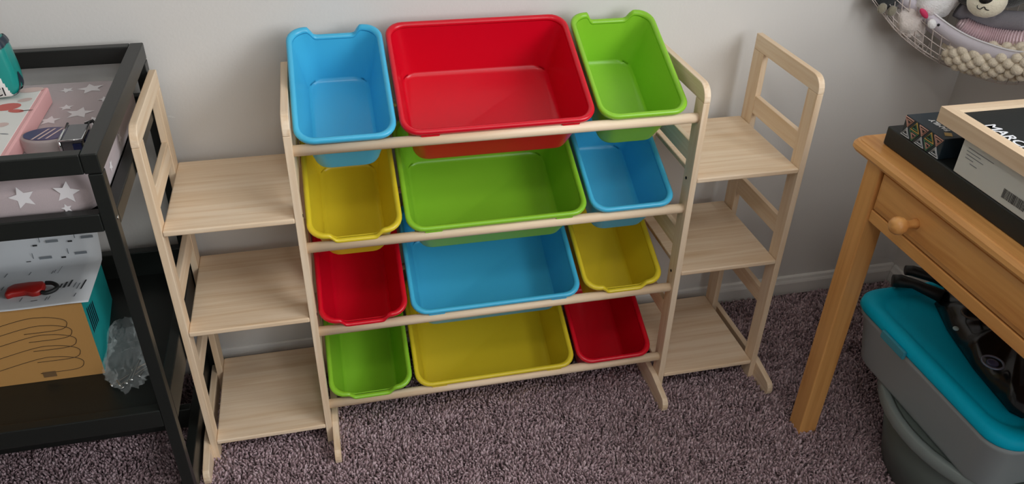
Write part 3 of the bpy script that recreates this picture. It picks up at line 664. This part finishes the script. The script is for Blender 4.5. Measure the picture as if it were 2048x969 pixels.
# net: strands between the band and the two walls
n_ = len(BC); Kp = []
for i in range(n_):
    s_ = i/(n_-1); t_ = s_*(.54+.59)
    Kp.append(Vector((min(1.785, 1.25+t_*1.0), -.008, 1.22-.26*math.sin(math.pi*min(1, s_*1.05)))) if t_ < .535 else Vector((1.787, -(t_-.535)*1.0, 1.22-.26*math.sin(math.pi*min(1, s_*1.05)))))
def netpt(i, t):
    i0 = min(n_-2, int(i)); f = i-i0; b = BC[i0].lerp(BC[i0+1], f); k = Kp[i0].lerp(Kp[i0+1], f); s_ = i/(n_-1)
    bul = math.exp(-((s_-.3)/.16)**2); mid = (b+k)/2+Vector((-.025, -.075, 0))*bul; sag = .10+.16*math.sin(math.pi*s_)+.03*bul
    mid.z = min(b.z, k.z)-sag
    return b*(1-t)**2+mid*2*t*(1-t)+k*t*t
bm = bmesh.new()
for j in range(0, 37):
    i = j*(n_-1)/36; add_tube(bm, [netpt(i, t/14) for t in range(15)], .0011, 4)
for t in range(1, 14):
    add_tube(bm, [netpt(j*(n_-1)/36, t/14) for j in range(37)], .0011, 4)
done('net', bm, NETM, hm, False, world=True)
# ---- plush toys
def fur(name, col, sc=260, rough=.95): return plain(name, col, rough, bump=.9, bscale=sc, var=.12, vscale=60, sheen=.5)
CREAM = fur('cream_bobble_fleece', srgb(232, 220, 198)); WHT = fur('white_plush', srgb(252, 252, 254)); GRYP = fur('grey_plush', srgb(226, 216, 210)); BLKP = fur('black_plush', srgb(34, 40, 42)); MUZ = fur('muzzle_plush', srgb(246, 238, 216))
def bobble():
    t_ = thing('bobbly_plush', 'cream bobbly fleece plush toy sagging in hammock net under the white band', 'plush toy', (1.62, -.2, .78))
    ax = catmull([at(1892, 82, 1, -.115), at(1925, 99, 1, -.15), at(1965, 111, 1, -.19), at(2010, 118, 1, -.235), at(2060, 120, 1, -.285), at(2110, 108, 1, -.33)], 6)
    ax = [Vector(p) for p in ax]; nn = len(ax)
    rad = [.041*min(1, .5+2.6*min(k, nn-1-k)/nn) for k in range(nn)]
    bm = bmesh.new(); add_tube(bm, ax, rad, 18); done('body', bm, CREAM, t_, True, world=True)
    bm = bmesh.new()
    for k in range(3, nn-1, 1 if nn < 20 else 2):
        tdir = (ax[min(nn-1, k+1)]-ax[k-1]).normalized(); nx = tdir.orthogonal().normalized(); ny = tdir.cross(nx)
        for q in range(9):
            a_ = 2*math.pi*(q+.5*((k//(1 if nn < 20 else 2)) % 2))/9
            c = ax[k]+(nx*math.cos(a_)+ny*math.sin(a_))*rad[k]*.97
            r_ = bmesh.ops.create_icosphere(bm, subdivisions=2, radius=.0125+.003*random.random())
            for v in r_['verts']: v.co += c
    o = done('bobbles', bm, CREAM, t_, True, world=True); o['kind'] = 'stuff'
bobble()
p = Vector(at(1872, 2, 1, -.115)); t_ = thing('white_plush', 'fluffy white plush toy above the hammock band', 'plush toy', (p.x, p.y, p.z-.06))
ellipsoid('body', WHT, t_, p+Vector((.012, .02, .012)), (.058, .05, .062), (.2, .3, .2), 32, 2.2, .05)
ellipsoid('head', WHT, t_, p+Vector((-.002, .025, .085)), (.048, .045, .045), (0, 0, 0), 28, 2.1, .04)  # unseen upper bulk, built tall to shade the wall behind
p = Vector(at(1828, 46, 1, -.085)); t_ = thing('lamb_plush', 'small grey white lamb plush with pink nose showing through the hammock net', 'plush toy', (p.x, p.y, p.z-.04))
ellipsoid('body', GRYP, t_, p+Vector((-.004, .005, .004)), (.050, .034, .040), (0, .5, 0), 28, 2.1, .07)
ellipsoid('paw', GRYP, t_, Vector(at(1838, 78, 1, -.075)), (.011, .011, .017), (0, -.3, 0), 18, 2, .05)
ellipsoid('paw', GRYP, t_, Vector(at(1808, 60, 1, -.085)), (.013, .012, .013), (0, .3, 0), 18, 2, .05)
ellipsoid('pink_patch', plain('pink_felt', srgb(214, 60, 104), .8), t_, Vector(at(1848, 27, 1, -.128)), (.007, .006, .018), (0, -.85, 0), 18)
ellipsoid('white_tip', WHT, t_, Vector(at(1864, 48, 1, -.140)), (.0105, .009, .0135), (0, -.6, 0), 20, 2, .03)
ellipsoid('eye', BLACK, t_, Vector(at(1877, 50, 1, -.148)), (.0035, .003, .0035), (0, 0, 0), 12)
p = Vector(at(1775, 5, 1, -.055)); t_ = thing('dark_plush', 'black plush toy with olive paws behind the hammock net', 'plush toy', (p.x, p.y, p.z-.04))
ellipsoid('body', BLKP, t_, p+Vector((.0, .004, .022)), (.042, .03, .040), (0, .35, 0), 24, 2.1, .05)
OLV = fur('olive_plush', srgb(140, 134, 116))
ellipsoid('paw', OLV, t_, Vector(at(1764, 17, 1, -.083)), (.011, .008, .013), (0, .2, 0), 18, 2.2, .04)
ellipsoid('paw', OLV, t_, Vector(at(1784, 22, 1, -.086)), (.011, .008, .013), (0, .2, 0), 18, 2.2, .04)
# panda
pm = Vector(at(1974, 3, 1, -.20)); hd = pm+Vector((.045, .055, .045))
t_ = thing('panda_plush', 'black and cream bear plush face looking out over the hammock band', 'plush toy', (hd.x, hd.y, hd.z-.08))
ellipsoid('head', BLKP, t_, hd, (.105, .07, .078), (.25, 0, -.5), 36, 2.3, .01)  # enlarged upward out of view to shade the wall behind
look = (Vector(CAM)-pm).normalized(); rt_ = Vector((AX[0][0], AX[0][1], AX[0][2])); up_ = rt_.cross(-look).normalized()
mz = ellipsoid('muzzle', MUZ, t_, pm, (.043, .036, .036), (.3, 0, -.35), 28, 2.1, .01)
f0 = pm+look*.036
ellipsoid('nose', BLACK, t_, f0+up_*.005-rt_*.003-look*.001, (.015, .009, .012), (.3, 0, -.35), 18)
mo = [f0+rt_*a_+up_*b_-look*(abs(a_)*.30+.0015) for a_, b_ in ((-.021, -.008), (-.020, -.014), (-.013, -.017), (-.005, -.012), (.001, -.018), (.009, -.019), (.015, -.013))]
tube('mouth', BLACK, t_, catmull(mo, 4), .0011, 6)
ec = pm+rt_*.069+up_*.028+look*.022
tube('eye_ring', plain('grey_thread', srgb(150, 156, 158), .7), t_, [ec+rt_*.013*math.cos(k*math.pi/10)+up_*.009*math.sin(k*math.pi/10) for k in range(20)], .0012, 6, True)
# grey blanket + pleated fabric
gp = catmull([at(1916, 22, 1, -.135), at(1955, 42, 1, -.165), at(2000, 48, 1, -.205), at(2060, 52, 1, -.26)], 6)
t_ = tag(tube('folded_blanket', plain('grey_fleece', srgb(140, 138, 146), .95, bump=.5, bscale=300), None, [Vector(q)+Vector((.012, .014, .004)) for q in gp], .024, 14), 'folded grey fleece below the bear face in the hammock', 'blanket')
PLT = plain('pink_lame', srgb(222, 198, 204), .4, .2)
ax = catmull([at(1915, 46, 1, -.145), at(1950, 64, 1, -.175), at(1990, 74, 1, -.205), at(2035, 79, 1, -.245), at(2100, 78, 1, -.30)], 16)
bm = bmesh.new(); nn = len(ax)
add_tube(bm, ax, [(.021*min(1, .4+k/8))*(1+.09*(1 if k % 2 else -1)) for k in range(nn)], 20)
pf = done('pleated_fabric', bm, PLT, None, False); tag(pf, 'shiny pleated pink silver fabric rolled along the hammock band', 'fabric')
